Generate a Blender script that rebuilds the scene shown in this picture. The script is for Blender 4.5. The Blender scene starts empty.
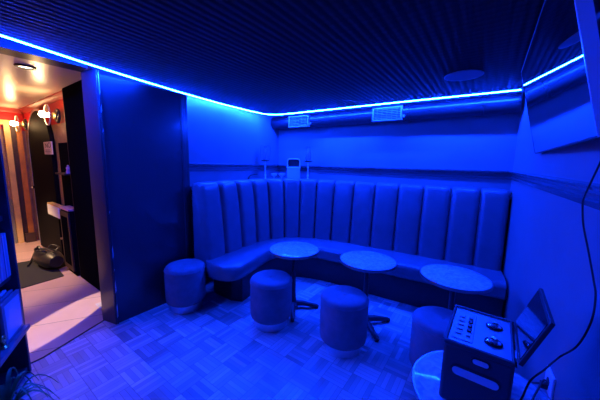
import bpy, bmesh, math, random
from mathutils import Vector, Matrix
random.seed(7)
S = bpy.context.scene
COL = S.collection
PI = math.pi

# ------------------------------------------------------------------ materials
def nodes(m):
    m.use_nodes = True
    nt = m.node_tree
    return nt, nt.nodes['Principled BSDF'] if 'Principled BSDF' in nt.nodes else None

def mat(name, col, rough=.5, metal=0., spec=.5, coat=0., sheen=0., noise=0., nscale=20., bump=0., bscale=80., trans=0., alpha=1.):
    m = bpy.data.materials.new(name)
    nt, b = nodes(m)
    c = (*col, 1.) if len(col) == 3 else col
    b.inputs['Base Color'].default_value = c
    b.inputs['Roughness'].default_value = rough
    b.inputs['Metallic'].default_value = metal
    b.inputs['Specular IOR Level'].default_value = spec
    b.inputs['Coat Weight'].default_value = coat
    b.inputs['Coat Roughness'].default_value = .12
    b.inputs['Sheen Weight'].default_value = sheen
    b.inputs['Transmission Weight'].default_value = trans
    if noise > 0 or bump > 0:
        tc = nt.nodes.new('ShaderNodeTexCoord')
    if noise > 0:
        n = nt.nodes.new('ShaderNodeTexNoise'); n.inputs['Scale'].default_value = nscale; n.inputs['Detail'].default_value = 5
        nt.links.new(tc.outputs['Object'], n.inputs['Vector'])
        r = nt.nodes.new('ShaderNodeValToRGB')
        r.color_ramp.elements[0].position = .3; r.color_ramp.elements[1].position = .7
        r.color_ramp.elements[0].color = (*[max(0, x * (1 - noise)) for x in c[:3]], 1)
        r.color_ramp.elements[1].color = (*[min(1, x * (1 + noise)) for x in c[:3]], 1)
        nt.links.new(n.outputs['Fac'], r.inputs['Fac']); nt.links.new(r.outputs['Color'], b.inputs['Base Color'])
    if bump > 0:
        n2 = nt.nodes.new('ShaderNodeTexNoise'); n2.inputs['Scale'].default_value = bscale; n2.inputs['Detail'].default_value = 3
        nt.links.new(tc.outputs['Object'], n2.inputs['Vector'])
        bp = nt.nodes.new('ShaderNodeBump'); bp.inputs['Strength'].default_value = bump; bp.inputs['Distance'].default_value = .01
        nt.links.new(n2.outputs['Fac'], bp.inputs['Height']); nt.links.new(bp.outputs['Normal'], b.inputs['Normal'])
    return m

def emit(name, col, strength):
    m = bpy.data.materials.new(name)
    nt, b = nodes(m)
    b.inputs['Base Color'].default_value = (.8, .8, .8, 1)
    b.inputs['Emission Color'].default_value = (*col, 1)
    b.inputs['Emission Strength'].default_value = strength
    return m

def mnode(nt, op, a, b=None, c=None):
    n = nt.nodes.new('ShaderNodeMath'); n.operation = op
    for i, v in enumerate((a, b, c)):
        if v is None: continue
        if isinstance(v, (int, float)): n.inputs[i].default_value = v
        else: nt.links.new(v, n.inputs[i])
    return n.outputs[0]

def parquet():
    m = bpy.data.materials.new('mosaic_parquet'); nt, b = nodes(m)
    tc = nt.nodes.new('ShaderNodeTexCoord'); sp = nt.nodes.new('ShaderNodeSeparateXYZ')
    nt.links.new(tc.outputs['Object'], sp.inputs[0])
    s = .165
    X = mnode(nt, 'DIVIDE', sp.outputs[0], s); Y = mnode(nt, 'DIVIDE', sp.outputs[1], s)
    fx = mnode(nt, 'FLOOR', X); fy = mnode(nt, 'FLOOR', Y)
    par = mnode(nt, 'FLOORED_MODULO', mnode(nt, 'ADD', fx, fy), 2)       # 0 / 1
    u = mnode(nt, 'FRACT', X); v = mnode(nt, 'FRACT', Y)
    inv = mnode(nt, 'SUBTRACT', 1, par)
    a = mnode(nt, 'ADD', mnode(nt, 'MULTIPLY', u, par), mnode(nt, 'MULTIPLY', v, inv))   # across the strips
    l = mnode(nt, 'ADD', mnode(nt, 'MULTIPLY', v, par), mnode(nt, 'MULTIPLY', u, inv))   # along the strips
    a5 = mnode(nt, 'MULTIPLY', a, 5); sid = mnode(nt, 'FLOOR', a5); sf = mnode(nt, 'FRACT', a5)
    cv = nt.nodes.new('ShaderNodeCombineXYZ')
    nt.links.new(fx, cv.inputs[0]); nt.links.new(fy, cv.inputs[1]); nt.links.new(sid, cv.inputs[2])
    wn = nt.nodes.new('ShaderNodeTexWhiteNoise'); wn.noise_dimensions = '3D'; nt.links.new(cv.outputs[0], wn.inputs['Vector'])
    cv2 = nt.nodes.new('ShaderNodeCombineXYZ'); nt.links.new(fx, cv2.inputs[0]); nt.links.new(fy, cv2.inputs[1])
    wn2 = nt.nodes.new('ShaderNodeTexWhiteNoise'); wn2.noise_dimensions = '3D'; nt.links.new(cv2.outputs[0], wn2.inputs['Vector'])
    tone = mnode(nt, 'ADD', mnode(nt, 'MULTIPLY', wn.outputs['Value'], .65), mnode(nt, 'MULTIPLY', wn2.outputs['Value'], .35))
    # wear patches
    nz = nt.nodes.new('ShaderNodeTexNoise'); nz.inputs['Scale'].default_value = 1.6; nz.inputs['Detail'].default_value = 6
    nt.links.new(tc.outputs['Object'], nz.inputs['Vector'])
    tone = mnode(nt, 'ADD', mnode(nt, 'MULTIPLY', tone, .6), mnode(nt, 'MULTIPLY', nz.outputs['Fac'], .4))
    ramp = nt.nodes.new('ShaderNodeValToRGB')
    ramp.color_ramp.elements[0].position = .2; ramp.color_ramp.elements[0].color = (.3, .26, .24, 1)
    ramp.color_ramp.elements[1].position = .85; ramp.color_ramp.elements[1].color = (.93, .86, .8, 1)
    nt.links.new(tone, ramp.inputs['Fac'])
    # joints
    e1 = mnode(nt, 'MINIMUM', sf, mnode(nt, 'SUBTRACT', 1, sf))
    e2 = mnode(nt, 'MULTIPLY', mnode(nt, 'MINIMUM', l, mnode(nt, 'SUBTRACT', 1, l)), 5)
    e3 = mnode(nt, 'MULTIPLY', mnode(nt, 'MINIMUM', a, mnode(nt, 'SUBTRACT', 1, a)), 5)
    g = mnode(nt, 'MINIMUM', mnode(nt, 'DIVIDE', e1, .06), mnode(nt, 'DIVIDE', mnode(nt, 'MINIMUM', e2, e3), .1))
    g = mnode(nt, 'MINIMUM', g, 1)
    mx = nt.nodes.new('ShaderNodeMix'); mx.data_type = 'RGBA'
    mx.inputs['A'].default_value = (.24, .2, .18, 1)
    nt.links.new(g, mx.inputs['Factor']); nt.links.new(ramp.outputs['Color'], mx.inputs['B'])
    nt.links.new(mx.outputs['Result'], b.inputs['Base Color'])
    ro = mnode(nt, 'ADD', .3, mnode(nt, 'MULTIPLY', wn.outputs['Value'], .22)); nt.links.new(ro, b.inputs['Roughness'])
    bp = nt.nodes.new('ShaderNodeBump'); bp.inputs['Strength'].default_value = .35; bp.inputs['Distance'].default_value = .002
    nt.links.new(mnode(nt, 'ADD', g, mnode(nt, 'MULTIPLY', wn.outputs['Value'], .5)), bp.inputs['Height'])
    nt.links.new(bp.outputs['Normal'], b.inputs['Normal'])
    return m

def tin_ceiling():
    m = bpy.data.materials.new('black_tin_ceiling'); nt, b = nodes(m)
    b.inputs['Base Color'].default_value = (.034, .034, .037, 1)
    b.inputs['Roughness'].default_value = .5; b.inputs['Specular IOR Level'].default_value = .0009
    tc = nt.nodes.new('ShaderNodeTexCoord'); sp = nt.nodes.new('ShaderNodeSeparateXYZ')
    nt.links.new(tc.outputs['Object'], sp.inputs[0])
    sx = mnode(nt, 'ABSOLUTE', mnode(nt, 'SINE', mnode(nt, 'MULTIPLY', sp.outputs[0], PI / .052)))
    sy = mnode(nt, 'ABSOLUTE', mnode(nt, 'SINE', mnode(nt, 'MULTIPLY', sp.outputs[1], PI / .052)))
    h = mnode(nt, 'MULTIPLY', mnode(nt, 'ADD', mnode(nt, 'POWER', sx, 2.5), mnode(nt, 'MULTIPLY', sy, .22)), -1.6)
    bp = nt.nodes.new('ShaderNodeBump'); bp.inputs['Strength'].default_value = .8; bp.inputs['Distance'].default_value = .007
    nt.links.new(h, bp.inputs['Height']); nt.links.new(bp.outputs['Normal'], b.inputs['Normal'])
    return m

def marble():
    m = bpy.data.materials.new('pale_marble'); nt, b = nodes(m)
    tc = nt.nodes.new('ShaderNodeTexCoord')
    w = nt.nodes.new('ShaderNodeTexNoise'); w.inputs['Scale'].default_value = 26; w.inputs['Detail'].default_value = 8; w.inputs['Distortion'].default_value = 1.4
    geo = nt.nodes.new('ShaderNodeNewGeometry')
    nt.links.new(geo.outputs['Position'], w.inputs['Vector'])
    r = nt.nodes.new('ShaderNodeValToRGB')
    r.color_ramp.elements[0].position = .36; r.color_ramp.elements[0].color = (.6, .6, .63, 1)
    r.color_ramp.elements[1].position = .62; r.color_ramp.elements[1].color = (.95, .95, .94, 1)
    nt.links.new(w.outputs['Fac'], r.inputs['Fac']); nt.links.new(r.outputs['Color'], b.inputs['Base Color'])
    b.inputs['Roughness'].default_value = .08
    return m

def planks(name, c0, c1, w, axis=0, rough=.45):
    m = bpy.data.materials.new(name); nt, b = nodes(m)
    tc = nt.nodes.new('ShaderNodeTexCoord'); mp = nt.nodes.new('ShaderNodeMapping'); mp.inputs['Rotation'].default_value = (0, 0, axis)
    nt.links.new(tc.outputs['Object'], mp.inputs['Vector'])
    sp = nt.nodes.new('ShaderNodeSeparateXYZ'); nt.links.new(mp.outputs[0], sp.inputs[0])
    X = mnode(nt, 'DIVIDE', sp.outputs[0], w); f = mnode(nt, 'FRACT', X)
    wn = nt.nodes.new('ShaderNodeTexWhiteNoise'); wn.noise_dimensions = '1D'; nt.links.new(mnode(nt, 'FLOOR', X), wn.inputs['W'])
    nz = nt.nodes.new('ShaderNodeTexNoise'); nz.inputs['Scale'].default_value = 6; nt.links.new(tc.outputs['Object'], nz.inputs['Vector'])
    t = mnode(nt, 'ADD', mnode(nt, 'MULTIPLY', wn.outputs['Value'], .5), mnode(nt, 'MULTIPLY', nz.outputs['Fac'], .5))
    r = nt.nodes.new('ShaderNodeValToRGB'); r.color_ramp.elements[0].color = (*c0, 1); r.color_ramp.elements[1].color = (*c1, 1)
    nt.links.new(t, r.inputs['Fac'])
    g = mnode(nt, 'GREATER_THAN', mnode(nt, 'MINIMUM', f, mnode(nt, 'SUBTRACT', 1, f)), .006)
    mx = nt.nodes.new('ShaderNodeMix'); mx.data_type = 'RGBA'; mx.inputs['A'].default_value = (.06, .05, .05, 1)
    nt.links.new(g, mx.inputs['Factor']); nt.links.new(r.outputs['Color'], mx.inputs['B'])
    nt.links.new(mx.outputs['Result'], b.inputs['Base Color']); b.inputs['Roughness'].default_value = rough
    return m

def corridor_paint():
    # red above, buff below: a painted dado line at 1.93 m
    m = bpy.data.materials.new('red_over_buff_paint'); nt, b = nodes(m)
    geo = nt.nodes.new('ShaderNodeNewGeometry'); sp = nt.nodes.new('ShaderNodeSeparateXYZ'); nt.links.new(geo.outputs['Position'], sp.inputs[0])
    g = mnode(nt, 'GREATER_THAN', sp.outputs[2], 1.93)
    nz = nt.nodes.new('ShaderNodeTexNoise'); nz.inputs['Scale'].default_value = 9; nz.inputs['Detail'].default_value = 6
    nt.links.new(geo.outputs['Position'], nz.inputs['Vector'])
    r = nt.nodes.new('ShaderNodeValToRGB'); r.color_ramp.elements[0].color = (.22, .12, .06, 1); r.color_ramp.elements[1].color = (.55, .36, .2, 1)
    nt.links.new(nz.outputs['Fac'], r.inputs['Fac'])
    mx = nt.nodes.new('ShaderNodeMix'); mx.data_type = 'RGBA'; mx.inputs['B'].default_value = (.62, .012, .02, 1)
    nt.links.new(g, mx.inputs['Factor']); nt.links.new(r.outputs['Color'], mx.inputs['A'])
    nt.links.new(mx.outputs['Result'], b.inputs['Base Color']); b.inputs['Roughness'].default_value = .5
    return m

BLUE = (.002, .03, 1.)
LED_STRENGTH = 1250
M = {}
M['paint'] = mat('lounge_wall_paint', (.235, .235, .25), .45, noise=.06, nscale=3, bump=.08, bscale=120)
M['gloss_black'] = mat('black_gloss_paint', (.045, .045, .05), .28, coat=.5, bump=.05, bscale=25)
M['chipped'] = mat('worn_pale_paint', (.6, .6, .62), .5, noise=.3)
M['ceil_hi'] = mat('upper_ceiling_paint', (.1, .1, .11), .7)
M['tin'] = tin_ceiling()
M['floor'] = parquet()
M['cfloor'] = planks('corridor_boards', (.5, .32, .28), (.7, .48, .42), .42, axis=.55, rough=.38)
M['leather'] = mat('dark_leather', (.19, .18, .2), .34, coat=.25, noise=.08, nscale=8, bump=.1, bscale=160)
M['leather_seat'] = mat('dark_seat_leather', (.2, .19, .21), .3, coat=.35, noise=.08, nscale=8, bump=.1, bscale=160)
M['plinth'] = mat('black_plinth', (.03, .03, .033), .5, noise=.1)
M['velvet'] = mat('dark_velvet', (.225, .215, .24), .9, sheen=.0, noise=.12, nscale=14, bump=.12, bscale=200)
M['steel'] = mat('brushed_steel', (.75, .75, .77), .3, metal=1., noise=.06, nscale=60)
M['duct'] = mat('dark_painted_duct', (.055, .055, .06), .3, metal=.6, noise=.1, nscale=6)
M['vent'] = mat('grey_vent_metal', (.3, .3, .32), .4, metal=.3)
M['iron'] = mat('black_cast_iron', (.045, .045, .05), .4, bump=.1, bscale=90)
M['marble'] = marble()
M['rim'] = mat('table_edge_metal', (.3, .3, .32), .3, metal=.8)
M['mirror'] = mat('tinted_mirror_glass', (.86, .86, .88), .02, metal=1.)
M['frame'] = mat('lit_edge_and_frame_paint', (.85, .85, .88), .3)
M['box'] = mat('black_box_vinyl', (.05, .05, .055), .45, bump=.12, bscale=220)
M['boxtop'] = mat('brushed_panel_metal', (.42, .42, .44), .38, metal=.35, noise=.05, nscale=50)
M['black'] = mat('black_plastic', (.02, .02, .022), .35)
M['lid'] = mat('glossy_smoked_lid', (.02, .02, .022), .05, spec=.6)
M['lidedge'] = mat('black_lid_edge', (.03, .03, .033), .4)
M['recess'] = mat('pale_handle_plastic', (.62, .62, .64), .4)
M['white'] = mat('white_plastic', (.8, .8, .8), .4)
M['cable'] = mat('black_cable_rubber', (.012, .012, .014), .5)
M['silver'] = mat('polished_silver', (.8, .8, .82), .18, metal=1.)
M['glass'] = mat('clear_glass', (.9, .9, .92), .05, trans=.9)
M['led'] = emit('blue_led_strip', BLUE, LED_STRENGTH)
M['rail'] = mat('dado_rail_paint', (.13, .13, .14), .22, coat=.6)
M['speaker'] = mat('speaker_grille_paint', (.2, .2, .22), .6, bump=.1, bscale=300)
M['book_board'] = mat('dark_bookcase_wood', (.05, .045, .05), .4, noise=.2, nscale=10)
M['book_lit'] = mat('lit_shelf_wood', (.3, .2, .2), .4, noise=.2)  # lit copy of the bookcase wood: warm light put into the colour
M['corr_wall'] = corridor_paint()
M['corr_ceil'] = mat('cream_gloss_ceiling', (.76, .63, .52), .3, noise=.05, nscale=2, bump=.03, bscale=6)
M['crown'] = mat('red_moulding', (.55, .09, .08), .4)
M['matte_black'] = mat('soft_black_paint', (.006, .006, .008), .7, spec=.0, bump=.05, bscale=30)
M['arch'] = mat('black_door_paint', (.006, .0055, .007), .6, spec=.03)
M['lining'] = mat('black_lining_paint', (.03, .03, .035), .5, spec=.2)
M['doorsilver'] = mat('silver_edge_strip', (.55, .56, .58), .35, metal=.8)
M['oak'] = mat('honey_oak', (.72, .47, .16), .45, noise=.15, nscale=7)
M['orange_wood'] = mat('orange_pine', (.55, .2, .03), .45, noise=.2, nscale=7)
M['brown'] = mat('dark_brown_wood', (.06, .03, .02), .5, noise=.2)
M['olive'] = mat('grey_olive_paint', (.2, .2, .15), .6)
M['bulb'] = emit('warm_bulb', (1., .6, .27), 140.)
M['disc'] = mat('clear_glass_disc', (1., .97, .93), .06, trans=1.)
M['discrim'] = mat('cream_glass_rim', (.85, .7, .55), .35)
M['brass'] = mat('aged_brass', (.55, .36, .16), .35, metal=.8)
M['leatherbag'] = mat('black_bag_leather', (.012, .013, .015), .4, bump=.2, bscale=40)
M['mat_rubber'] = mat('charcoal_mat', (.022, .022, .024), .9, bump=.3, bscale=300)
M['sign'] = mat('cream_sign_board', (.72, .55, .48), .6)
M['ink'] = mat('dark_sign_ink', (.05, .02, .02), .6)
M['leaf'] = mat('green_leaf', (.12, .3, .12), .45, noise=.3, nscale=15)
M['terracotta'] = mat('terracotta', (.6, .25, .1), .7)
M['dark_pot'] = mat('dark_glazed_pot', (.07, .07, .08), .35)
M['gold'] = mat('gold_paint', (.8, .55, .2), .3, metal=.9)
M['pinkbox'] = mat('pink_card', (.75, .42, .42), .6)

# ------------------------------------------------------------------ mesh helpers
class MB:
    def __init__(s): s.bm = bmesh.new()
    def box(s, lo, hi, mtx=None):
        lo, hi = Vector(lo), Vector(hi)
        vs = []
        for z in (lo.z, hi.z):
            for x, y in ((lo.x, lo.y), (hi.x, lo.y), (hi.x, hi.y), (lo.x, hi.y)):
                p = Vector((x, y, z)); vs.append(s.bm.verts.new(mtx @ p if mtx else p))
        for f in ((3, 2, 1, 0), (4, 5, 6, 7), (0, 1, 5, 4), (1, 2, 6, 5), (2, 3, 7, 6), (3, 0, 4, 7)):
            s.bm.faces.new([vs[i] for i in f])
        return s
    def prism(s, pts, vec, mtx=None):
        """closed polygon (3-D points) pushed along vec"""
        vec = Vector(vec)
        a = [Vector(p) for p in pts]; b = [p + vec for p in a]
        if mtx: a = [mtx @ p for p in a]; b = [mtx @ p for p in b]
        A = [s.bm.verts.new(p) for p in a]; B = [s.bm.verts.new(p) for p in b]
        n = len(A)
        s.bm.faces.new(A); s.bm.faces.new(B[::-1])
        for i in range(n): s.bm.faces.new((A[i], B[i], B[(i + 1) % n], A[(i + 1) % n]))
        return s
    def lathe(s, prof, c=(0, 0, 0), seg=48, mtx=None):
        """profile [(r, z)] about z; r=0 ends become poles"""
        rings = []
        for r, z in prof:
            if r < 1e-6:
                p = Vector((c[0], c[1], c[2] + z)); rings.append([s.bm.verts.new(mtx @ p if mtx else p)])
            else:
                rg = []
                for k in range(seg):
                    t = 2 * PI * k / seg; p = Vector((c[0] + r * math.cos(t), c[1] + r * math.sin(t), c[2] + z))
                    rg.append(s.bm.verts.new(mtx @ p if mtx else p))
                rings.append(rg)
        for a, b in zip(rings, rings[1:]):
            for k in range(seg):
                k2 = (k + 1) % seg
                if len(a) == 1 and len(b) == 1: continue
                if len(a) == 1: s.bm.faces.new((a[0], b[k2], b[k]))
                elif len(b) == 1: s.bm.faces.new((a[k], a[k2], b[0]))
                else: s.bm.faces.new((a[k], a[k2], b[k2], b[k]))
        return s
    def tube(s, pts, r, seg=10, cap=True):
        pts = [Vector(p) for p in pts]
        rs = r if isinstance(r, (list, tuple)) else [r] * len(pts)
        rings = []
        up = None
        for i, p in enumerate(pts):
            d = (pts[min(i + 1, len(pts) - 1)] - pts[max(i - 1, 0)]).normalized()
            if up is None:
                up = Vector((0, 0, 1)) if abs(d.z) < .9 else Vector((1, 0, 0))
            a = d.cross(up).normalized(); b = a.cross(d).normalized(); up = b
            rings.append([s.bm.verts.new(p + rs[i] * (math.cos(2 * PI * k / seg) * a + math.sin(2 * PI * k / seg) * b)) for k in range(seg)])
        for A, B in zip(rings, rings[1:]):
            for k in range(seg): s.bm.faces.new((A[k], A[(k + 1) % seg], B[(k + 1) % seg], B[k]))
        if cap: s.bm.faces.new(rings[0][::-1]); s.bm.faces.new(rings[-1])
        return s
    def grid(s, rows, closed=False, caps=False):
        R = [[s.bm.verts.new(Vector(p)) for p in row] for row in rows]
        for a, b in zip(R, R[1:]):
            n = len(a)
            for k in range(n if closed else n - 1):
                s.bm.faces.new((a[k], a[(k + 1) % n], b[(k + 1) % n], b[k]))
        if caps:
            s.bm.faces.new(R[0][::-1]); s.bm.faces.new(R[-1])
        return s
    def build(s, name, material, parent=None, bevel=0., segs=2, smooth=35, loc=None):
        bmesh.ops.remove_doubles(s.bm, verts=s.bm.verts, dist=1e-5)
        bmesh.ops.recalc_face_normals(s.bm, faces=s.bm.faces)
        if loc is not None:
            bmesh.ops.translate(s.bm, verts=s.bm.verts, vec=-Vector(loc))
        me = bpy.data.meshes.new(name); s.bm.to_mesh(me); s.bm.free()
        me.materials.append(material if not isinstance(material, str) else M[material])
        for p in me.polygons: p.use_smooth = True
        me.set_sharp_from_angle(angle=math.radians(smooth))
        o = bpy.data.objects.new(name, me); COL.objects.link(o)
        if loc is not None: o.location = loc
        if parent is not None:
            o.parent = parent
        if bevel > 0:
            b = o.modifiers.new('bevel', 'BEVEL'); b.width = bevel; b.segments = segs; b.limit_method = 'ANGLE'
        return o

def struct(o): o['kind'] = 'structure'; return o
def tag(o, label, cat, group=None):
    o['label'] = label; o['category'] = cat
    if group: o['group'] = group
    return o
def thing(name, label, cat, loc=(0, 0, 0), rz=0., group=None):
    o = bpy.data.objects.new(name, None); COL.objects.link(o)
    o.location = loc; o.rotation_euler = (0, 0, rz); o.empty_display_size = .05
    return tag(o, label, cat, group)
def dup(root, loc, rz=0., label=None):
    r = root.copy(); COL.objects.link(r); r.location = loc; r.rotation_euler = (0, 0, rz)
    if label: r['label'] = label
    for ch in list(root.children):
        c = ch.copy(); COL.objects.link(c); c.parent = r
        for g in list(ch.children):
            d = g.copy(); COL.objects.link(d); d.parent = c
    return r
def spline(pts, n):
    """Catmull-Rom through pts, n samples per span"""
    P = [Vector(p) for p in pts]; out = []
    for i in range(len(P) - 1):
        p0 = P[max(i - 1, 0)]; p1 = P[i]; p2 = P[i + 1]; p3 = P[min(i + 2, len(P) - 1)]
        for k in range(n):
            t = k / n
            out.append(.5 * ((2 * p1) + (-p0 + p2) * t + (2 * p0 - 5 * p1 + 4 * p2 - p3) * t * t + (-p0 + 3 * p1 - 3 * p2 + p3) * t ** 3))
    out.append(P[-1]); return out
def rotz(a, c=(0, 0, 0)): return Matrix.Translation(c) @ Matrix.Rotation(a, 4, 'Z')

# ------------------------------------------------------------------ room shell
YB = 3.60                      # back wall
XL = -3.00                     # recessed left wall
def wr(y): return .2 + .076 * (YB - y)       # face of the right wall
YN = -1.7
TOP = 2.42
struct(MB().box((-3.2, YN - .1, -.08), (.75, YB + .1, 0)).build('floor', 'floor'))
struct(MB().box((XL - .1, YB, 0), (.32, YB + .1, TOP)).build('wall_back', 'paint'))
struct(MB().prism([(-2.80, 1.70, 0), (XL, YB, 0), (XL - .1, YB, 0), (-2.90, 1.70, 0)], (0, 0, TOP)).build('wall_left', 'paint'))
struct(MB().prism([(wr(YB), YB, 0), (wr(YN), YN, 0), (wr(YN) + .1, YN, 0), (wr(YB) + .1, YB, 0)], (0, 0, TOP)).build('wall_right', 'paint'))
struct(MB().box((-2.75, YN - .1, 0), (.72, YN, TOP)).build('wall_near', 'gloss_black'))
struct(MB().box((-2.81, YN, 0), (-2.64, -.02, TOP)).build('wall_left_near', 'gloss_black'))
struct(MB().box((-2.81, -.02, 2.19), (-2.64, .84, TOP)).build('wall_left_header', 'gloss_black'))
struct(MB().box((-2.81, .895, 0), (-2.645, 1.60, 2.165)).box((-2.81, .895, 2.165), (-2.77, 1.69, TOP)).build('wall_left_partition', 'gloss_black'))
struct(MB().box((XL - .1, YN - .1, TOP), (.72, YB + .1, TOP + .08)).build('ceiling', 'ceil_hi'))
# door lining + worn architrave
d = struct(MB().prism([(-2.81, .842, 0), (-2.638, .884, 0), (-2.632, .888, 0), (-2.632, .896, 0), (-2.81, .896, 0)], (0, 0, 2.2)).build('trim_1', 'gloss_black', bevel=.003))
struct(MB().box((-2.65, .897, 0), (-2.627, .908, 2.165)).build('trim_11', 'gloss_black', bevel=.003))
ch = MB()
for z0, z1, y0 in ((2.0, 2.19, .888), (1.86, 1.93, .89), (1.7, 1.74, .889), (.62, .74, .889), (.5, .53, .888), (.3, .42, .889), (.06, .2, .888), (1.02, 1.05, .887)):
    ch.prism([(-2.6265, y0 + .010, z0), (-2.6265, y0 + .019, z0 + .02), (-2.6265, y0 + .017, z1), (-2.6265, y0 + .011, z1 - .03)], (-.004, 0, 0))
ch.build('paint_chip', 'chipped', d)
# frame post at the far end of the black panel
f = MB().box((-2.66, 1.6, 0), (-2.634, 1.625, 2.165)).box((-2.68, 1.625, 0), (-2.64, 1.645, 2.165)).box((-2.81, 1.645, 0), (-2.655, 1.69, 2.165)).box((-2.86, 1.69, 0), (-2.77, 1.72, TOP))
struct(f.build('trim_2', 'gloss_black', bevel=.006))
# dropped tin ceiling
edge = [(-2.05, YN), (-2.32, -.1), (-2.424, .354), (-2.475, .536), (-2.569, .865), (-2.652, 1.229), (-2.746, 1.703), (-2.822, 2.247), (-2.85, 2.79), (-2.835, 3.03)]
corner = [(-2.80, 3.13), (-2.71, 3.19), (-2.58, 3.213)]
backe = [(-2.296, 3.225), (-.91, 3.237), (.165, 3.262)]
poly = edge + corner + backe + [(.14, YN)]
struct(MB().prism([(x, y, 2.2) for x, y in poly], (0, 0, .05)).build('ceiling_dropped', 'tin'))
# dado rails
def rail(p0, p1, out, name):
    p0, p1, out = Vector(p0), Vector(p1), Vector(out).normalized()
    prof = [(0, -.085), (.012, -.08), (.02, -.055), (.010, -.045), (.012, -.03), (.04, -.014), (.05, -.004), (.05, .006), (.04, .012), (0, .014)]
    m = MB(); rows = [[p + out * a + Vector((0, 0, b)) for a, b in prof] for p in (p0, p1)]
    m.grid(rows, closed=True, caps=True)
    return struct(m.build(name, 'rail', smooth=20))
rail((XL, YB, 1.432), (wr(YB), YB, 1.446), (0, -1, 0), 'trim_3')
rail((-2.804, 1.74, 1.449), (XL, YB, 1.436), (1, .107, 0), 'trim_4')
rail((wr(YB), YB, 1.446), (wr(-1), -1, 1.40), (-1, -.076, 0), 'trim_5')
# ledge behind the banquette
lp = [(-2.804, 1.74), (-2.60, 1.74), (-2.58, 2.4), (-2.52, 2.78), (-2.36, 3.02), (-2.1, 3.2), (-1.7, 3.31), (-.9, 3.38), (.21, 3.43), (.2, YB), (XL, YB)]
struct(MB().prism([(x, y, 1.17) for x, y in lp], (0, 0, .03)).build('trim_6', 'paint', bevel=.004))

# ------------------------------------------------------------------ LED strips
def led(name, pts, label):
    m = MB()
    rows = []
    P = [Vector((x, y, 0)) for x, y in pts]
    for i, p in enumerate(P):
        d = (P[min(i + 1, len(P) - 1)] - P[max(i - 1, 0)]).normalized()
        n = Vector((-d.y, d.x, 0))
        a = p + n * .001; b = p - n * .012
        rows.append([a + Vector((0, 0, 2.194)), b + Vector((0, 0, 2.194)), b + Vector((0, 0, 2.1999)), a + Vector((0, 0, 2.1999))])
    m.grid(rows, closed=True, caps=True)
    return tag(m.build(name, 'led'), label, 'light strip', 'blue light strips')
led('led_strip', edge + corner[:2], 'glowing blue light strip along the ceiling edge above the doorway and black panel')
led('led_strip', corner[1:] + backe, 'glowing blue light strip along the ceiling edge in front of the round duct')


# ------------------------------------------------------------------ duct with grilles
duct = thing('ventilation_duct', 'long dark round ventilation duct running under the ceiling along the back wall', 'duct', (-1.4, 3.46, 2.12))
y0, zc, r = 0., 0., .1
m = MB()
xs = [-1.58, -1.2, -.62, .02, .8, 1.2, 1.585]
m.tube([(x, 0, 0) for x in (-1.58, 1.585)], r, seg=32)
m.build('pipe', 'duct', duct)
for x in (-1.15, -.1, .55, 1.28):
    MB().tube([(x - .012, 0, 0), (x + .012, 0, 0)], r + .006, seg=32).build('joint_band', 'duct', duct, bevel=.003)
for x0, x1 in ((-1.2, -.83), (.13, .49)):
    fr = MB()
    za, zb, yf = -.1, .065, -.112
    fr.box((x0, yf, za), (x1, yf + .05, za + .018)).box((x0, yf, zb - .018), (x1, yf + .05, zb))
    fr.box((x0, yf, za), (x0 + .02, yf + .05, zb)).box((x1 - .02, yf, za), (x1, yf + .05, zb))
    g = fr.build('vent_frame', 'vent', duct, bevel=.003)
    sl = MB()
    for k in range(6):
        z = za + .03 + k * .021
        sl.prism([(x0 + .02, yf + .004, z), (x0 + .02, yf + .022, z + .014), (x0 + .02, yf + .025, z + .011), (x0 + .02, yf + .007, z - .003)], (x1 - x0 - .04, 0, 0))
    for k in range(1, 6):
        xx = x0 + (x1 - x0) * k / 6
        sl.box((xx - .002, yf + .006, za + .018), (xx + .002, yf + .012, zb - .018))
    sl.build('slats', 'vent', g)
    MB().box((x0 + .01, yf + .026, za + .01), (x1 - .01, yf + .03, zb - .01)).build('grille_back', 'black', g)
    MB().box((x1, yf + .012, za + .03), (x1 + .03, yf + .03, za + .06)).build('damper_lever', 'vent', g, bevel=.003)

# ceiling loudspeaker
sp = thing('ceiling_speaker', 'round flush loudspeaker disc in the dark textured ceiling', 'speaker', (-.241, 2.544, 2.2))
MB().lathe([(0, -.005), (.126, -.005), (.128, -.003), (.128, 0), (0, 0)], seg=64).build('grille', 'speaker', sp)
MB().lathe([(.128, -.006), (.133, -.005), (.135, -.003), (.135, 0), (.128, 0), (.128, -.006)], seg=64).build('rim', 'speaker', sp)

# ------------------------------------------------------------------ leaning mirror on the right wall
mir = thing('wall_mirror', 'wide dark glass mirror leaning forward from the top of the right wall', 'mirror')
t = math.radians(13.5); BL = Vector((.252, 2.53, 1.591)); Wm, Hm = 1.365, .59
e = Vector((0, -1, 0)); up = Vector((-math.sin(t), 0, math.cos(t))); nn = Vector((-math.cos(t), 0, -math.sin(t)))
def mpt(u, v, w): return BL + e * u + up * v + nn * w
def mbox(m, u0, u1, v0, v1, w0, w1):
    P = [mpt(u, v, w) for w in (w0, w1) for u, v in ((u0, v0), (u1, v0), (u1, v1), (u0, v1))]
    vs = [m.bm.verts.new(p) for p in P]
    for q in ((3, 2, 1, 0), (4, 5, 6, 7), (0, 1, 5, 4), (1, 2, 6, 5), (2, 3, 7, 6), (3, 0, 4, 7)): m.bm.faces.new([vs[i] for i in q])
    return m
mbox(MB(), 0.004, Wm - .004, .004, Hm - .004, -.004, 0).build('glass', 'mirror', mir)
fr = MB()
mbox(fr, 0, Wm, 0, .006, -.03, .001); mbox(fr, 0, Wm, Hm - .006, Hm, -.03, .001)
mbox(fr, 0, .006, .006, Hm - .006, -.03, .001)
fr.build('frame', 'box', mir)
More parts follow.
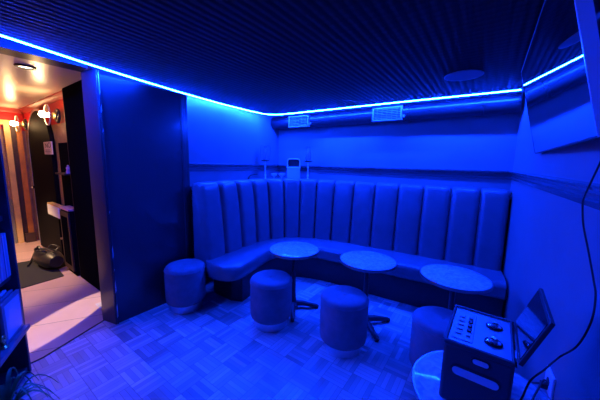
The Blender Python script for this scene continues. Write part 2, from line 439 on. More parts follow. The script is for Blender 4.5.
se = mbox(MB(), Wm - .006, Wm + .002, .0, Hm, -.034, .001).build('lit_side_edge', 'frame', mir); se['label'] = 'near side edge painted pale as if lit'  # light catching the near side is put into its pale colour
mbox(MB(), .006, Wm - .006, .006, Hm - .006, -.028, -.006).build('backing_board', 'black', mir)
for u in (.35, 1.05):
    a = mpt(u, .4, -.03); b = Vector((wr(a.y) + .004, a.y, 1.98))
    MB().tube([a, b], .012, seg=8).build('wall_bracket', 'iron', mir)
    a = mpt(u, .05, -.03); b = Vector((wr(a.y) + .004, a.y, 1.62))
    MB().tube([a, b], .012, seg=8).build('wall_bracket', 'iron', mir)

# ------------------------------------------------------------------ banquette
seams = [(-2.375, 1.66), (-2.395, 1.93), (-2.42, 2.21), (-2.43, 2.475), (-2.40, 2.71), (-2.295, 2.895), (-2.13, 3.03), (-1.935, 3.13), (-1.70, 3.19),
         (-1.435, 3.225), (-1.16, 3.25), (-.88, 3.28), (-.604, 3.297), (-.321, 3.312), (-.05, 3.326), (.197, 3.335)]
sofa = thing('banquette_sofa', 'long dark leather banquette with channelled back curving round the corner', 'sofa', (-1.2, 3.0, 0))
off = Vector((1.2, -3.0, 0))
def seam_n(i):
    a = Vector((*seams[max(i - 1, 0)], 0)); b = Vector((*seams[min(i + 1, len(seams) - 1)], 0)); d = (b - a).normalized()
    return Vector((-d.y, d.x, 0))      # towards the wall
Zb, Zt = .40, 1.262
def channel(i):
    p0, p1 = Vector((*seams[i], 0)), Vector((*seams[i + 1], 0)); n0, n1 = seam_n(i), seam_n(i + 1)
    if i == 0: n0 = Vector((-1, 0, 0))
    if i == len(seams) - 2: n1 = Vector((0, 1, 0))
    prof = [(0, Zb), (.012, .6), (.03, .8), (.05, 1.0), (.075, 1.16), (.085, 1.21), (.10, 1.24), (.125, 1.257), (.16, Zt), (.19, 1.256), (.205, 1.235), (.205, 1.1), (.205, Zb)]
    rows = []
    ns = 28
    for k in range(ns + 1):
        s = k / ns
        sag = (1 - abs(2 * s - 1) ** 7)
        row = []
        for j, (o_, z) in enumerate(prof):
            bul = .05 * sag - .006 if j < 8 else (.012 * sag if j < 10 else 0)
            dz = -.014 * (1 - sag) if 4 <= j <= 9 else 0
            p = p0.lerp(p1, s) + n0.lerp(n1, s) * (o_ - bul) + off; p.z = z + dz
            row.append(p)
        rows.append(row)
    return MB().grid(rows, closed=True, caps=True)
for i in range(len(seams) - 1):
    channel(i).build('back_channel', 'leather', sofa, smooth=60)
back = [Vector((*p, 0)) for p in seams]
bp_ = [Vector((-2.36, 1.66, 0)), Vector((-2.37, 1.67, 0)), Vector((-2.375, 1.69, 0)), Vector((-2.38, 1.74, 0)), Vector((-2.385, 1.82, 0)), *[Vector((*p, 0)) for p in seams[1:]]]
fp_ = [(-2.27, 1.60), (-2.10, 1.625), (-1.995, 1.685), (-1.965, 1.78), (-1.985, 1.92), (-2.03, 2.12), (-2.075, 2.33), (-2.06, 2.50), (-1.985, 2.62), (-1.87, 2.695), (-1.74, 2.745), (-1.58, 2.78), (-1.36, 2.80),
       (-1.1, 2.805), (-.85, 2.815), (-.6, 2.835), (-.33, 2.86), (-.05, 2.895), (.228, 2.93)]
fp_ = [Vector((*p, 0)) for p in fp_]
# bring both paths to the same number of stations
bs = spline(bp_[:5] + [Vector((*p, 0)) for p in seams[1:4]] + [Vector((*p, 0)) for p in seams[4:]], 4)
def resample(path, n):
    L = [0]
    for a, b in zip(path, path[1:]): L.append(L[-1] + (b - a).length)
    out = []; j = 0
    for k in range(n):
        d = L[-1] * k / (n - 1)
        while j < len(path) - 2 and L[j + 1] < d: j += 1
        t = (d - L[j]) / max(1e-9, L[j + 1] - L[j]); out.append(path[j].lerp(path[j + 1], t))
    return out
fs = resample(spline(fp_, 6), 90)
bfull = spline([Vector((*p, 0)) for p in seams], 6)
def nearest_back(p, lastk):
    best, bk = 1e9, lastk
    for k in range(lastk, len(bfull)):
        dd = (bfull[k] - p).length
        if dd < best: best, bk = dd, k
    return bk
lk = 0; pairs = []
for p in fs:
    lk = nearest_back(p, lk); pairs.append((bfull[lk].copy(), p))
# smooth the partner points
bs2 = [b for b, _ in pairs]
for _ in range(6):
    bs2 = [bs2[0]] + [(bs2[i - 1] + bs2[i] * 2 + bs2[i + 1]) / 4 for i in range(1, len(bs2) - 1)] + [bs2[-1]]
rows = []
for (b, f_) in zip(bs2, fs):
    d = (f_ - b); L = d.length; d.normalize()
    row = []
    for q, z in ((-.06, .31), (-.06, .435), (.0, .44), (L * .35, .452), (L * .7, .455), (L - .06, .452), (L - .03, .444), (L - .01, .428), (L, .40), (L, .33), (L - .012, .30), (L - .05, .29)):
        p = b + d * q + off; p.z = z; row.append(p)
    rows.append(row)
MB().grid(rows, closed=True, caps=True).build('seat_cushion', 'leather_seat', sofa, smooth=60)
rows = []
for (b, f_) in zip(bs2, fs):
    d = (f_ - b); L = d.length; d.normalize()
    yy = f_ + off
    ins = .055
    if f_.y < 1.85: ins = .17
    row = []
    for q, z in ((-.05, .0), (-.05, .3), (max(.05, L - ins), .3), (max(.05, L - ins), .0)):
        p = b + d * q + off; p.z = z
        if p.y + 3.0 < 1.80: p.y = 1.80 - 3.0
        row.append(p)
    rows.append(row)
MB().grid(rows, closed=True, caps=True).build('base_plinth', 'plinth', sofa, smooth=40)

# ------------------------------------------------------------------ stools
def make_stool(label, loc):
    o = thing('round_stool', label, 'stool', loc, 0, 'round velvet stools')
    R = .19; H = .458
    MB().lathe([(0, .08), (.155, .08), (.173, .085), (.185, .098), (R, .125), (R + .001, .26), (R, H - .04), (R - .006, H - .018), (R - .02, H - .006), (R - .045, H), (.09, H + .002), (0, H + .001)], seg=64).build('padded_drum', 'velvet', o, smooth=50)
    MB().lathe([(0, 0), (.146, 0), (.15, .004), (.15, .074), (.146, .078), (0, .078)], seg=64).build('base_ring', 'steel', o, smooth=30)
    MB().lathe([(R - .001, H - .043), (R + .004, H - .04), (R + .004, H - .036), (R - .001, H - .033)], seg=64).build('top_piping', 'velvet', o)
    MB().lathe([(.014, H - .001), (.012, H + .004), (0, H + .006)], seg=20).build('tuft_button', 'velvet', o)
    return o
st = make_stool('dark velvet drum stool beside the black panel at the left end of the sofa', (-2.414, 1.445, 0))
dup(st, (-1.536, 1.758, 0), .7, 'dark velvet drum stool in front of the table in the sofa corner')
dup(st, (-.852, 1.867, 0), 1.9, 'dark velvet drum stool in the middle, in front of the second table from the corner')
dup(st, (-.162, 1.969, 0), 2.6, 'dark velvet drum stool beside the black box, nearest the right wall')

# ------------------------------------------------------------------ tables
def make_table(label, loc, rz):
    o = thing('round_table', label, 'table', loc, rz, 'round marble-topped cafe tables')
    R, H = .25, .634
    MB().lathe([(0, H - .022), (R - .008, H - .022), (R - .006, H - .001), (R - .008, H), (0, H)], seg=72).build('marble_top', 'marble', o, smooth=30)
    MB().lathe([(R - .006, H - .026), (R + .002, H - .024), (R + .004, H - .012), (R + .002, H - .001), (R - .006, H - .001), (R - .006, H - .026)], seg=72).build('edge_band', 'rim', o)
    MB().lathe([(0, .05), (.034, .05), (.034, .09), (.024, .11), (.022, .2), (.022, .56), (.03, .58), (.09, .604), (.09, .612), (0, .612)], seg=28).build('pedestal', 'iron', o)
    MB().lathe([(0, .03), (.055, .03), (.055, .05), (.04, .066), (0, .066)], seg=28).build('hub', 'iron', o)
    for k in range(4):
        a = k * PI / 2
        ca, sa = math.cos(a), math.sin(a)
        pts = [(.03 * ca, .03 * sa, .05), (.10 * ca, .10 * sa, .05), (.17 * ca, .17 * sa, .036), (.235 * ca, .235 * sa, .022), (.262 * ca, .262 * sa, .014)]
        ft = MB().tube(pts, [.03, .027, .023, .022, .015], seg=12).build('foot', 'iron', o, smooth=60)
        MB().lathe([(0, 0), (.017, 0), (.018, .008), (.01, .013), (0, .013)], c=(.245 * ca, .245 * sa, 0), seg=14).build('foot_pad', 'iron', ft)
    return o
tb = make_table('round marble table at the inside corner of the curved sofa', (-1.53, 2.098, 0), math.radians(35))
dup(tb, (-.825, 2.27, 0), math.radians(47), 'round marble table between the corner table and the right-hand table along the sofa')
dup(tb, (-.144, 2.353, 0), math.radians(35), 'round marble table in front of the right end of the sofa')
dup(tb, (.067, 1.148, 0), math.radians(35), 'round marble table under the black box by the right wall, nearest the camera')

# ------------------------------------------------------------------ black cased console on the near table
bz = .636
box = thing('control_box', 'black case with dials and open lid on the nearest marble table', 'case', (.032, 1.187, bz), math.radians(-1.5))
bx, by, bh = .102, .155, .236
MB().box((-bx, -by, 0), (bx, by, bh - .006)).build('case_body', 'box', box, bevel=.012, segs=3)
rim = MB()
for lo, hi in (((-bx, -by, bh - .012), (bx, -by + .014, bh + .004)), ((-bx, by - .012, bh - .012), (bx, by, bh + .004)), ((-bx, -by + .014, bh - .012), (-bx + .01, by - .012, bh + .004)), ((bx - .01, -by + .014, bh - .012), (bx, by - .012, bh + .004))):
    rim.box(lo, hi)
rim.build('case_rim', 'box', box, bevel=.005, segs=3)
tp = MB().box((-bx + .010, -by + .014, bh - .006), (bx - .010, by - .012, bh - .001)).build('top_panel', 'boxtop', box)
MB().box((-bx + .018, -by + .04, bh - .001), (-.018, by - .045, bh + .002)).build('keypad_plate', 'boxtop', box, bevel=.002)
for k in range(5):
    y = -.075 + k * .034
    MB().box((-.076, y - .010, bh + .002), (-.054, y + .010, bh + .006)).build('push_button', 'boxtop', box, bevel=.004)
    MB().box((-.042, y - .010, bh + .002), (-.026, y + .010, bh + .0075)).build('rocker_switch', 'black' if 0 < k < 4 else 'boxtop', box, bevel=.003)
for y in (-.062, .058):
    kx = .042
    dl = MB().lathe([(.028, 0), (.028, .004), (.024, .006), (.021, .003), (0, .003)], c=(kx, y, bh - .001), seg=32).build('dial', 'duct', box)
    MB().lathe([(.021, .002), (.021, .006), (.013, .008), (.012, .018), (.008, .021), (0, .021)], c=(kx, y, bh - .001), seg=28).build('knob', 'silver', dl)
def stadium(hw, hh, n=8):
    pts = []
    for k in range(n + 1): a = -PI / 2 + PI * k / n; pts.append((hw - hh + hh * math.cos(a), hh * math.sin(a)))
    for k in range(n + 1): a = PI / 2 + PI * k / n; pts.append((-hw + hh + hh * math.cos(a), hh * math.sin(a)))
    return pts
MB().prism([(x + .012, -by - .003, z + bh - .036) for x, z in stadium(.028, .013)], (0, .006, 0)).build('badge_rim', 'black', box)
MB().prism([(x + .012, -by - .0045, z + bh - .036) for x, z in stadium(.023, .009)], (0, .004, 0)).build('badge', 'recess', box)
MB().prism([(x, -by - .002, z + bh - .092) for x, z in stadium(.074, .021)], (0, .006, 0)).build('handle_recess', 'black', box)
MB().prism([(x, -by - .004, z + bh - .096) for x, z in stadium(.068, .0145)], (0, .005, 0)).build('handle_insert', 'recess', box)
# lid on the right edge, open past upright
hl = Vector((bx + .006, 0, bh + .002)); la = math.radians(71); lv = Vector((math.cos(la), 0, math.sin(la))); ln = Vector((-math.sin(la), 0, math.cos(la)))
L_ = .178
lid = MB(); lid.prism([hl + Vector((0, -by + .01, 0)), hl + Vector((0, by - .01, 0)), hl + lv * L_ + Vector((0, by - .01, 0)), hl + lv * L_ + Vector((0, -by + .01, 0))], -ln * .012)
lo_ = lid.build('lid', 'lidedge', box, bevel=.002)
MB().prism([hl + lv * .012 + Vector((0, -by + .02, 0)) + ln * .0015, hl + lv * .012 + Vector((0, by - .02, 0)) + ln * .0015, hl + lv * (L_ - .012) + Vector((0, by - .02, 0)) + ln * .0015, hl + lv * (L_ - .012) + Vector((0, -by + .02, 0)) + ln * .0015], -ln * .004).build('lid_lining', 'lid', lo_)
for y in (-.09, .09):
    MB().tube([hl + Vector((-.004, y - .025, -.006)), hl + Vector((-.004, y + .025, -.006))], .006, seg=10).build('hinge', 'steel', box)

# ------------------------------------------------------------------ outlet and cables
oy = 1.665
ang = math.atan(.076)
ol = thing('wall_socket', 'small white electrical socket low on the blue right wall', 'socket', (wr(oy), oy, .465), ang)
MB().box((-.012, -.055, -.055), (0, .055, .055)).build('face_plate', 'white', ol, bevel=.004)
MB().lathe([(0, 0), (.02, 0), (.02, .002), (0, .002)], seg=20, mtx=Matrix.Translation((-.012, 0, 0)) @ Matrix.Rotation(-PI / 2, 4, 'Y')).build('socket_hole', 'black', ol)
MB().box((-.04, -.014, -.04), (-.012, .014, -.012)).build('plug', 'black', ol, bevel=.004)
c1 = spline([(.348, 1.489, 1.568), (.34, 1.494, 1.52), (.318, 1.454, 1.456), (.302, 1.441, 1.391), (.304, 1.447, 1.356), (.321, 1.476, 1.279), (.339, 1.447, 1.189), (.349, 1.376, 1.097), (.352, 1.339, 1.047), (.348, 1.322, .958),
             (.331, 1.347, .842), (.306, 1.421, .737), (.24, 1.27, .75), (.199, 1.217, .72), (.178, 1.18, .665), (.16, 1.15, .645)], 8)
tag(MB().tube(c1, .0032, seg=10).build('power_cable', 'cable'), 'long black cable hanging over the dado rail and curling down to the black box', 'cable')
c2 = spline([(wr(oy) - .041, oy, .44), (wr(oy) - .08, 1.61, .46), (.29, 1.46, .58), (.262, 1.37, .645), (.225, 1.26, .645), (.19, 1.15, .642), (.15, 1.10, .645), (.137, 1.08, .66)], 8)
tag(MB().tube(c2, .0035, seg=8).build('power_cable', 'cable'), 'short black mains cable running from the white wall socket to the box', 'cable')

# ------------------------------------------------------------------ things on the ledge
LZ = 1.2
def candle_stand(label, loc, rz):
    o = thing('candle_stand', label, 'candle stand', loc, rz, 'tall tiered candle stands')
    MB().lathe([(0, 0), (.055, 0), (.055, .01), (.03, .022), (.014, .045), (.009, .07), (.018, .09), (.009, .11), (.007, .2), (.015, .22), (.007, .24), (.007, .31), (0, .31)], seg=24).build('stem', 'white', o)
    MB().lathe([(0, .295), (.05, .3), (.068, .312), (.07, .318), (.05, .31), (0, .306)], seg=28).build('drip_plate', 'iron', o)
    MB().lathe([(.03, .315), (.042, .34), (.045, .4), (.036, .48), (.034, .48), (.043, .4), (.04, .342), (.03, .318)], seg=24).build('glass_chimney', 'glass', o)
    MB().lathe([(0, .515), (.045, .515), (.05, .525), (.03, .53), (0, .532)], seg=24).build('top_cap', 'silver', o)
    MB().lathe([(0, .306), (.012, .306), (.012, .515), (0, .515)], seg=12).build('candle', 'white', o)
    for s in (-1, 1):
        pts = spline([(0, 0, .52), (.05 * s, 0, .535), (.075 * s, 0, .5), (.07 * s, 0, .38), (.06 * s, 0, .31)], 6)
        MB().tube(pts, .0028, seg=6).build('wire_hanger', 'iron', o)
    return o
cs = candle_stand('tall slender candle stand in the corner behind the curved sofa back', (-2.80, 3.05, LZ), .6)
dup(cs, (-2.272, 3.43, LZ), -.5, 'tall slender candle stand on the ledge to the right of the rounded silver dispenser')
nd = thing('napkin_dispenser', 'rounded silver dispenser with dark open top on the corner ledge', 'dispenser', (-2.50, 3.37, LZ), math.radians(36))
MB().box((-.125, -.05, 0), (.125, .05, .035)).build('base', 'white', nd, bevel=.006)
MB().box((-.10, -.042, .035), (.10, .04, .20)).build('body', 'recess', nd, bevel=.01)
MB().box((-.104, -.046, .195), (.104, .044, .222)).build('lip', 'white', nd, bevel=.006)
arch = []
for k in range(13): a = PI * k / 12; arch.append((.098 * math.cos(a) if 3 < k < 9 else .098 * (1 if k < 6 else -1), .038, .222 + .12 * min(1, math.sin(a) * 1.25)))
arch2 = spline([(-.095, 0, .22), (-.095, 0, .31), (-.082, 0, .338), (-.05, 0, .345), (0, 0, .347), (.05, 0, .345), (.082, 0, .338), (.095, 0, .31), (.095, 0, .22)], 4)
MB().tube(arch2, .008, seg=8).build('hood_rim', 'white', nd)
MB().box((-.092, .012, .22), (.092, .03, .338)).build('hood_back', 'black', nd, bevel=.008)
tr = thing('serving_tray', 'low dark tray at the left end of the corner ledge', 'tray', (-2.78, 2.83, LZ), .9)
MB().box((-.11, -.06, 0), (.11, .06, .01)).build('tray_base', 'iron', tr, bevel=.003)
MB().box((-.11, -.06, .01), (.11, -.052, .025)).box((-.11, .052, .01), (.11, .06, .025)).build('tray_lip', 'iron', tr)
hp = spline([(-.11, 0, .01), (-.10, 0, .07), (-.05, 0, .1), (.02, 0, .11)], 5)
MB().tube(hp, .008, seg=8).build('tray_handle', 'iron', tr)
def goblet(label, loc):
    o = thing('silver_goblet', label, 'goblet', loc, 0, 'small silver goblets on the ledge')
    MB().lathe([(0, 0), (.032, 0), (.032, .006), (.01, .016), (.008, .06), (.02, .075), (0, .075)], seg=22).build('foot_stem', 'white', o)
    MB().lathe([(.008, .072), (.03, .08), (.045, .1), (.048, .118), (.044, .118), (.04, .1), (.02, .084), (0, .08)], seg=22).build('bowl', 'white', o)
    return o
gb = goblet('small silver goblet next to the left candle stand', (-2.71, 3.15, LZ))
dup(gb, (-2.60, 3.2, LZ), .3, 'small silver goblet next to the silver dispenser')

# ------------------------------------------------------------------ bookcase by the doorway
A = Vector((-2.505, .312, 0)); be = Vector((.893, -.449, 0)); bn = Vector((.449, .893, 0))
bang = math.atan2(be.y, be.x)
bk = thing('bookcase', 'dark bookcase turned at an angle left of the doorway', 'bookcase', A, bang)
# local: x along the front, y = outwards (front at 0, depth to -.28)
BH = 1.95
MB().box((0, -.28, 0), (.025, 0, BH)).build('side_panel', 'book_board', bk, bevel=.002)
MB().box((.735, -.28, 0), (.76, 0, BH)).build('side_panel', 'book_board', bk, bevel=.002)
MB().box((.025, -.28, .02), (.735, -.268, BH)).build('back_panel', 'book_board', bk)
for z, y1 in ((.02, -.01), (.335, .03), (.70, -.03), (1.09, -.03), (1.5, -.03), (BH - .03, 0)):
    MB().box((.026, -.267, z), (.734, y1, z + .032)).build('shelf_board', 'book_lit' if z in (.335,) else 'book_board', bk, bevel=.002)
def bl(x, y, z): return A + be * x + bn * y + Vector((0, 0, z))
# record sleeves upright on the second shelf
x = .045; k = 0
tones = [(.5, .5, .55), (.3, .3, .4), (.7, .6, .65), (.15, .15, .2), (.65, .35, .5), (.4, .4, .45)]
names = ['a thin pale record sleeve', 'a dark grey record sleeve', 'a light pink record sleeve', 'a near-black record sleeve', 'a magenta record sleeve', 'a mid-grey record sleeve']
words = ['nearest the doorway', 'second from the doorway', 'third from the doorway', 'fourth from the doorway', 'fifth from the doorway', 'sixth from the doorway', 'seventh from the doorway', 'eighth from the doorway',
         'ninth from the doorway', 'tenth from the doorway', 'eleventh from the doorway', 'twelfth from the doorway']
rm = [mat('record_sleeve_' + str(i), c, .4) for i, c in enumerate(tones)]
for k in range(12):
    w = random.choice((.010, .014, .012, .018)); h = .255 + random.random() * .03
    o = MB().box((-w / 2, -.235, 0), (w / 2, 0, h)).build('record_sleeve', rm[k % 6], bevel=.0015)
    o.location = bl(x + w / 2, -.02, .732); o.rotation_euler = (0, 0, bang)
    tag(o, names[k % 6][2:].capitalize() + ' upright on the second bookcase shelf, ' + words[k], 'record', 'records on the second shelf')
    x += w + .003
# framed prints stacked on the shelf below, fronts facing out
for k in range(3):
    o = thing('picture_frame', ['pale framed print leaning at the front of the bookcase stack', 'blue-grey framed print, second in the leaning bookcase stack', 'dark framed print at the back of the leaning bookcase stack'][k], 'picture frame', bl(.152 + .006 * k, .004 - .026 * k, .369), bang, 'framed prints leaning in the bookcase')
    fw, fh = .118 - .004 * k, .258 + .008 * k
    MB().box((-fw, -.018, 0), (fw, 0, fh)).build('frame', ['vent', 'speaker', 'frame'][k], o, bevel=.003)
    MB().box((-fw + .022, 0, .022), (fw - .022, .002, fh - .022)).build('print', 'recess' if k == 0 else 'speaker', o)
orn = thing('gold_ornament', 'small gold scrolled ornament at the front of the lower bookcase shelf', 'ornament', bl(.285, .0, .369), bang)
MB().lathe([(0, 0), (.02, 0), (.02, .006), (.006, .014), (.005, .03), (0, .03)], seg=16).build('base', 'gold', orn)
sc_ = [(.025 * (1 - i / 40) * math.cos(i * .42), 0, .052 + .025 * (1 - i / 40) * math.sin(i * .42)) for i in range(32)]
MB().tube(sc_, .005, seg=8).build('scroll', 'gold', orn)
pk = tag(MB().box((-.04, -.03, 0), (.04, .03, .06)).build('card_box', 'pinkbox', bevel=.003), 'small pink card box on the upper bookcase shelf', 'box')
pk.location = bl(.13, -.08, 1.122); pk.rotation_euler = (0, 0, bang)
# plant standing on the floor in front of the bookcase
pl = thing('spider_plant', 'spiky leaved plant in a dark pot on the floor before the bookcase', 'plant', bl(.52, .06, 0), 0)
MB().lathe([(0, 0), (.05, 0), (.055, .01), (.075, .11), (.08, .115), (.08, .128), (.068, .128), (.066, .11), (0, .108)], seg=32).build('pot', 'dark_pot', pl)
MB().lathe([(.076, .03), (.079, .03), (.0815, .05), (.0785, .05)], seg=32).build('pot_band', 'terracotta', pl)
for k in range(34):
    a = k * 2.399 + random.uniform(-.2, .2); ln_ = random.uniform(.12, .21); hgt = random.uniform(.06, .2)
    ca, sa = math.cos(a), math.sin(a)
    if ca * bn.x + sa * bn.y < -.15: ln_ *= .4
    rows = []
    for i in range(9):
        s = i / 8; rr = .015 + ln_ * s; z = .112 + hgt * math.sin(PI * min(1, s * .85 + .02)) * 1.0 - .12 * s * s * (1 if hgt < .13 else .2)
        z = max(z, .006)
        w = .007 * (1 - s) ** .7 * (.6 + 1.2 * min(1, s * 3)) + .0006
        rows.append([(rr * ca - w * sa, rr * sa + w * ca, z), (rr * ca, rr * sa, z - .004), (rr * ca + w * sa, rr * sa - w * ca, z), (rr * ca, rr * sa, z - .0055)])
    MB().grid(rows, closed=True, caps=True).build('leaf', 'leaf', pl, smooth=60)

# ------------------------------------------------------------------ corridor beyond the doorway
CY = 1.12; CXE = -6.6; CH = 2.28
struct(MB().box((CXE - .2, -.7, -.08), (-3.2, CY + .3, -.0)).build('floor_corridor', 'cfloor'))
struct(MB().prism([(-3.2, -.7, 0), (-3.2, .9, 0), (-2.81, .9, 0), (-2.80, .85, 0), (-2.61, .39, 0), (-2.56, -.02, 0), (-2.81, -.03, 0), (-2.81, -.7, 0)], (0, 0, .004)).build('floor_corridor_sill', 'cfloor'))
struct(MB().prism([(-2.80, .85, 0), (-2.61, .39, 0), (-2.56, -.02, 0), (-2.55, -.02, 0), (-2.60, .393, 0), (-2.788, .85, 0)], (0, 0, .006)).build('trim_10', 'brown'))
struct(MB().box((CXE, CY, 0), (-2.81, CY + .1, CH)).build('wall_corridor_right', 'corr_wall'))
struct(MB().box((CXE, -.8, 0), (-2.81, -.7, CH)).build('wall_corridor_left', 'corr_wall'))
struct(MB().box((CXE - .1, -.8, 0), (CXE, CY + .1, CH)).build('wall_corridor_end', 'corr_wall'))
struct(MB().box((CXE - .1, -.8, CH), (-2.81, CY + .1, CH + .08)).build('ceiling_corridor', 'corr_ceil'))
# crown moulding
m = MB(); prof = [(0, -.07), (.008, -.066), (.014, -.05), (.034, -.024), (.05, -.014), (.054, 0), (0, 0)]
m.grid([[Vector((x, CY - a, CH + b)) for a, b in prof] for x in (CXE, -4.2)], closed=True, caps=True)
struct(m.build('trim_7', 'crown'))
m = MB(); m.grid([[Vector((CXE + a, y, CH + b)) for a, b in prof] for y in (-.7, CY)], closed=True, caps=True)
struct(m.build('trim_8', 'crown'))
# door set at the far end
dr = struct(MB().box((CXE, -.2, 2.0), (CXE + .06, 1.0, 2.08)).build('door_2', 'oak'))
MB().box((CXE, .86, 0), (CXE + .07, .93, 2.0)).build('door_post', 'oak', dr)
MB().box((CXE, .0, 0), (CXE + .03, .80, 2.0)).build('door_leaf', 'brown', dr)
MB().box((CXE + .03, .3, 0), (CXE + .036, .855, .77)).build('door_panel', 'olive', dr)
p2 = struct(MB().box((CXE, 1.0, .15), (CXE + .06, 1.07, 2.05)).build('trim_9', 'orange_wood'))
MB().box((CXE, .945, 0), (CXE + .03, 1.0, 2.05)).build('dark_strip', 'brown', p2)
struct(MB().box((CXE, .95, 0), (CXE + .12, 1.08, .16)).build('baseboard_end', 'brown'))
# tall black cabinet against the passage wall
cb = thing('tall_cabinet', 'tall plain black cabinet just inside the doorway', 'cabinet', (-3.6, 1.1, 0))
MB().box((-.5, -.06, 0), (.785, .015, CH - .002)).build('front_panel', 'matte_black', cb)
MB().box((-.53, -.055, 0), (-.5, .015, CH - .002)).build('edge_strip', 'brown', cb)
# low cabinet with panelled door, counter top
lc = thing('low_cabinet', 'low black panelled cabinet standing left of the tall black cabinet', 'cabinet', (-4.30, 1.05, 0))
MB().box((-.19, -.045, .06), (.16, .06, .84)).build('body', 'matte_black', lc)
MB().box((-.18, -.03, 0), (.15, .05, .06)).build('kick_board', 'matte_black', lc)
dd = MB().box((-.18, -.063, .07), (.155, -.045, .82)).build('door', 'brown', lc, bevel=.003)
MB().box((-.13, -.068, .14), (.11, -.063, .76)).build('door_panel', 'matte_black', dd, bevel=.002)
MB().lathe([(0, 0), (.012, .004), (.014, .02), (0, .024)], seg=16, mtx=Matrix.Translation((-.155, -.063, .45)) @ Matrix.Rotation(PI / 2, 4, 'X')).build('knob', 'brass', dd)
MB().box((-.19, -.06, .84), (.16, .06, .865)).build('counter_top', 'pinkbox', lc, bevel=.003)
# niche board above the low cabinet: black back + small shelf
nb = thing('wall_shelf', 'small dark wall shelf between arched door and tall cabinet', 'shelf', (-4.42, CY - .003, 1.28))
MB().box((-.29, -.02, -.45), (.27, 0, .40)).build('back_board', 'matte_black', nb)
MB().box((-.12, -.12, 0), (.26, -.02, .02)).build('shelf_board', 'brown', nb, bevel=.002)
fig = thing('ceramic_figurine', 'tiny pale pink ceramic figure on the small dark wall shelf', 'figurine', (-4.19, 1.045, 1.30))
MB().lathe([(0, 0), (.022, 0), (.025, .022), (.016, .045), (.022, .065), (.02, .075), (.009, .088), (0, .09)], seg=18).build('body', 'pinkbox', fig)
MB().lathe([(0, 0), (.010, .003), (.010, .012), (0, .016)], c=(0, 0, .088), seg=12).build('head', 'white', fig)
# arched black door with silver edge
ad = thing('arched_door', 'tall arched black door with a thin silver edge in the passage', 'door', (-5.53, CY - .004, 0))
def arch_pts(hw, h0, h1, n=20):
    pts = [(-hw, 0), (hw, 0), (hw, h0)]
    for k in range(1, n): a = PI * k / n; pts.append((hw * math.cos(a), h0 + (h1 - h0) * math.sin(a)))
    pts.append((-hw, h0)); return pts
MB().prism([(x, 0, z) for x, z in arch_pts(.60, 1.66, 2.16)], (0, -.05, 0)).build('door_leaf', 'arch', ad)
inner = arch_pts(.60, 1.66, 2.16); outer = arch_pts(.628, 1.66, 2.188)
m = MB()
ri = [Vector((x, -.055, z)) for x, z in inner[8:] + inner[:1]]; ro = [Vector((x, -.055, z)) for x, z in outer[8:] + outer[:1]]
rows = []
for a, b in zip(ri, ro): rows.append([a, b, b + Vector((0, .012, 0)), a + Vector((0, .012, 0))])
m.grid(rows, closed=True, caps=True).build('edge_strip', 'doorsilver', ad)
MB().lathe([(0, 0), (.02, .005), (.024, .03), (.012, .045), (0, .046)], seg=18, mtx=Matrix.Translation((-.54, -.05, 1.0)) @ Matrix.Rotation(PI / 2, 4, 'X')).build('door_knob', 'silver', ad)
# NO sign
sg = thing('notice_sign', 'cream notice reading NO fixed on the arched black door', 'sign', (-4.99, CY - .06, 1.615))
MB().box((-.19, -.012, -.085), (.19, 0, .085)).build('board', 'sign', sg, bevel=.003)
def text_mesh(body, size, mtx, name, material, parent):
    cu = bpy.data.curves.new(name, 'FONT'); cu.body = body; cu.size = size; cu.extrude = .001; cu.align_x = 'CENTER'; cu.align_y = 'CENTER'
    to = bpy.data.objects.new(name, cu); COL.objects.link(to)
    dg = bpy.context.evaluated_depsgraph_get(); me = bpy.data.meshes.new_from_object(to.evaluated_get(dg))
    COL.objects.unlink(to); bpy.data.objects.remove(to); bpy.data.curves.remove(cu)
    me.transform(mtx); me.materials.clear(); me.materials.append(M[material])
    o = bpy.data.objects.new(name, me); COL.objects.link(o); o.parent = parent; return o
text_mesh('NO', .1, Matrix.Translation((.02, -.0135, .035)) @ Matrix.Scale(1.9, 4, (1, 0, 0)) @ Matrix.Rotation(PI / 2, 4, 'X'), 'lettering', 'ink', sg)
m = MB()
for k, (a, b) in enumerate(((-.11, .1), (-.13, .12), (-.08, .09))): m.box((a, -.0135, -.03 - k * .02), (b, -.011, -.023 - k * .02))
m.build('small_print', 'ink', sg)
# white wash basin
wb = thing('wash_basin', 'small white box basin with wooden top edge below the arched door sign', 'basin', (-4.80, CY, .69))
MB().box((-.27, -.13, 0), (.27, -.064, .15)).build('bowl', 'white', wb, bevel=.012)
MB().box((-.265, -.128, .15), (.265, -.066, .17)).build('wooden_top', 'oak', wb, bevel=.004)
# wall sconces
def sconce(label, loc):
    o = thing('wall_sconce', label, 'wall lamp', loc, 0, 'round glass wall sconces')
    RX = Matrix.Rotation(PI / 2, 4, 'X')
    MB().lathe([(0, .003), (.09, .003), (.09, .02), (.08, .028), (0, .028)], seg=28, mtx=RX).build('backplate', 'black', o)
    MB().lathe([(0, .028), (.05, .028), (.055, .045), (.03, .06), (.018, .11), (0, .11)], seg=20, mtx=RX).build('arm', 'brass', o)
    MB().lathe([(0, .105), (.12, .105), (.122, .109), (.12, .114), (0, .114)], seg=40, mtx=RX).build('glass_disc', 'disc', o)
    MB().lathe([(.121, .102), (.127, .105), (.127, .115), (.121, .118), (.121, .102)], seg=40, mtx=RX).build('disc_rim', 'discrim', o)
    MB().lathe([(0, .114), (.022, .114), (.025, .125), (.036, .142), (.038, .16), (.028, .182), (0, .19)], seg=24, mtx=RX).build('bulb', 'bulb', o)
    return o
s1 = sconce('round glass wall sconce beside the arched door, nearer the tall cabinet', (-4.53, CY - .03, 2.01))
dup(s1, (-6.27, CY - .03, 2.01), 0, 'round glass wall sconce at the far end of the passage, left of the arch')
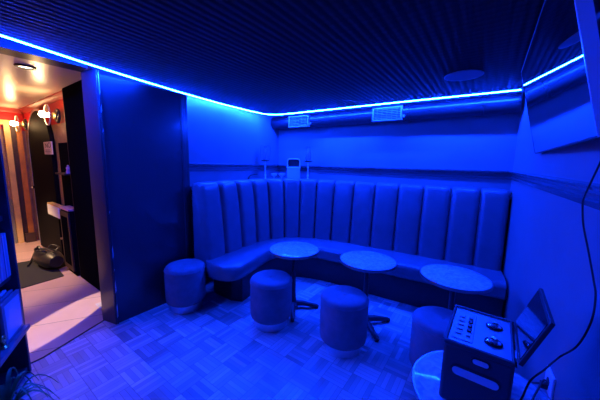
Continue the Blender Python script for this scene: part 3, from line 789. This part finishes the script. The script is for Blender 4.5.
# recessed downlight
dl = thing('ceiling_downlight', 'dark rimmed round downlight in the cream passage ceiling', 'ceiling light', (-3.42, .63, CH))
MB().lathe([(.05, -.014), (.068, -.012), (.072, 0), (.05, 0), (.05, -.014)], seg=36).build('rim', 'black', dl)
M['downglow'] = emit('downlight_lens', (1., .75, .5), 6.)
MB().lathe([(0, -.004), (.049, -.004), (.049, 0), (0, 0)], seg=36).build('lens', 'downglow', dl)
# floor mat and bag
tag(MB().prism([(-5.35, .2, 0.001), (-5.25, CY - .02, .001), (-4.7, CY - .02, .001), (-4.62, .94, .001), (-4.28, .92, .001), (-4.18, .2, .001)], (0, 0, .008)).build('floor_mat', 'mat_rubber'), 'charcoal mat on the passage floor under the bag', 'mat')
bg = thing('duffel_bag', 'black leather duffel bag lying on the charcoal mat', 'bag', (-4.80, .89, .009), math.radians(6))
rows = []
for i in range(13):
    s = i / 12; x = -.27 + .54 * s
    sc = math.sin(PI * min(max(s, .02), .98)) ** .2
    rows.append([(x, 0.125 * sc * math.cos(a), .125 + .125 * sc * math.sin(a) * (1 if math.sin(a) > 0 else .98)) for a in [2 * PI * k / 20 for k in range(20)]])
MB().grid(rows, closed=True, caps=True).build('body', 'leatherbag', bg, smooth=60)
for s in (-1, 1):
    MB().tube(spline([(-.12, .05 * s, .238), (-.1, .09 * s, .265), (0, .12 * s, .25), (.1, .09 * s, .265), (.12, .05 * s, .238)], 6), .009, seg=8).build('handle', 'leatherbag', bg)
MB().tube(spline([(-.25, 0, .2), (-.31, -.0, .23), (-.37, -.03, .13), (-.40, -.06, .03), (-.34, -.10, .01), (-.22, -.15, .01)], 6), .012, seg=8).build('shoulder_strap', 'leatherbag', bg)
MB().box((-.2, -.004, .247), (.2, .004, .253)).build('zip', 'steel', bg)

# ------------------------------------------------------------------ downlight beam and added fill
def lamp(kind, name, loc, energy, col, **kw):
    l = bpy.data.lights.new(name, kind); l.energy = energy; l.color = col
    for k, v in kw.items(): setattr(l, k, v)
    o = bpy.data.objects.new(name, l); o.location = loc; COL.objects.link(o); return o
sp_ = lamp('SPOT', 'downlight_beam', (-3.42, .63, CH - .03), 260, (1., .72, .52), spot_size=math.radians(30), spot_blend=.12, shadow_soft_size=.012)
lamp('SPOT', 'passage_fill', (-5.3, -.1, 2.24), 300, (1., .62, .33), shadow_soft_size=.06, spot_size=math.radians(84), spot_blend=.3)  # added fill without a fixture, brightens the lower passage and far floor
zax = (Vector(sp_.location) - Vector((-3.10, .62, 0))).normalized()
xax = Vector((-.557, .83, 0)); xax = (xax - zax * xax.dot(zax)).normalized(); yax = zax.cross(xax)
mw = Matrix((xax, yax, zax)).transposed().to_4x4(); mw.translation = sp_.location
sp_.matrix_world = mw @ Matrix.Diagonal((1., .32, 1., 1.))

w = bpy.data.worlds.new('world'); S.world = w; w.use_nodes = True
w.node_tree.nodes['Background'].inputs[0].default_value = (.0002, .0006, .004, 1); w.node_tree.nodes['Background'].inputs[1].default_value = 1

# ------------------------------------------------------------------ camera
cam = bpy.data.cameras.new('camera'); cam.sensor_width = 36; cam.lens = 16.02; cam.clip_start = .01
co = bpy.data.objects.new('camera', cam); COL.objects.link(co)
yaw, pit, rol = math.radians(35.0604), math.radians(8.1124), math.radians(1.2280)
fwd = Vector((-math.sin(yaw) * math.cos(pit), math.cos(yaw) * math.cos(pit), -math.sin(pit)))
rt = Vector((math.cos(yaw), math.sin(yaw), 0)); upv = rt.cross(fwd)
r2 = math.cos(rol) * rt + math.sin(rol) * upv; u2 = r2.cross(fwd)
co.matrix_world = Matrix(((r2.x, u2.x, -fwd.x, 0), (r2.y, u2.y, -fwd.y, 0), (r2.z, u2.z, -fwd.z, 1.5), (0, 0, 0, 1)))
S.camera = co
S.view_settings.view_transform = 'Standard'; S.view_settings.look = 'None'
S.view_settings.gamma = 1; S.view_settings.exposure = 0; S.view_settings.use_curve_mapping = False
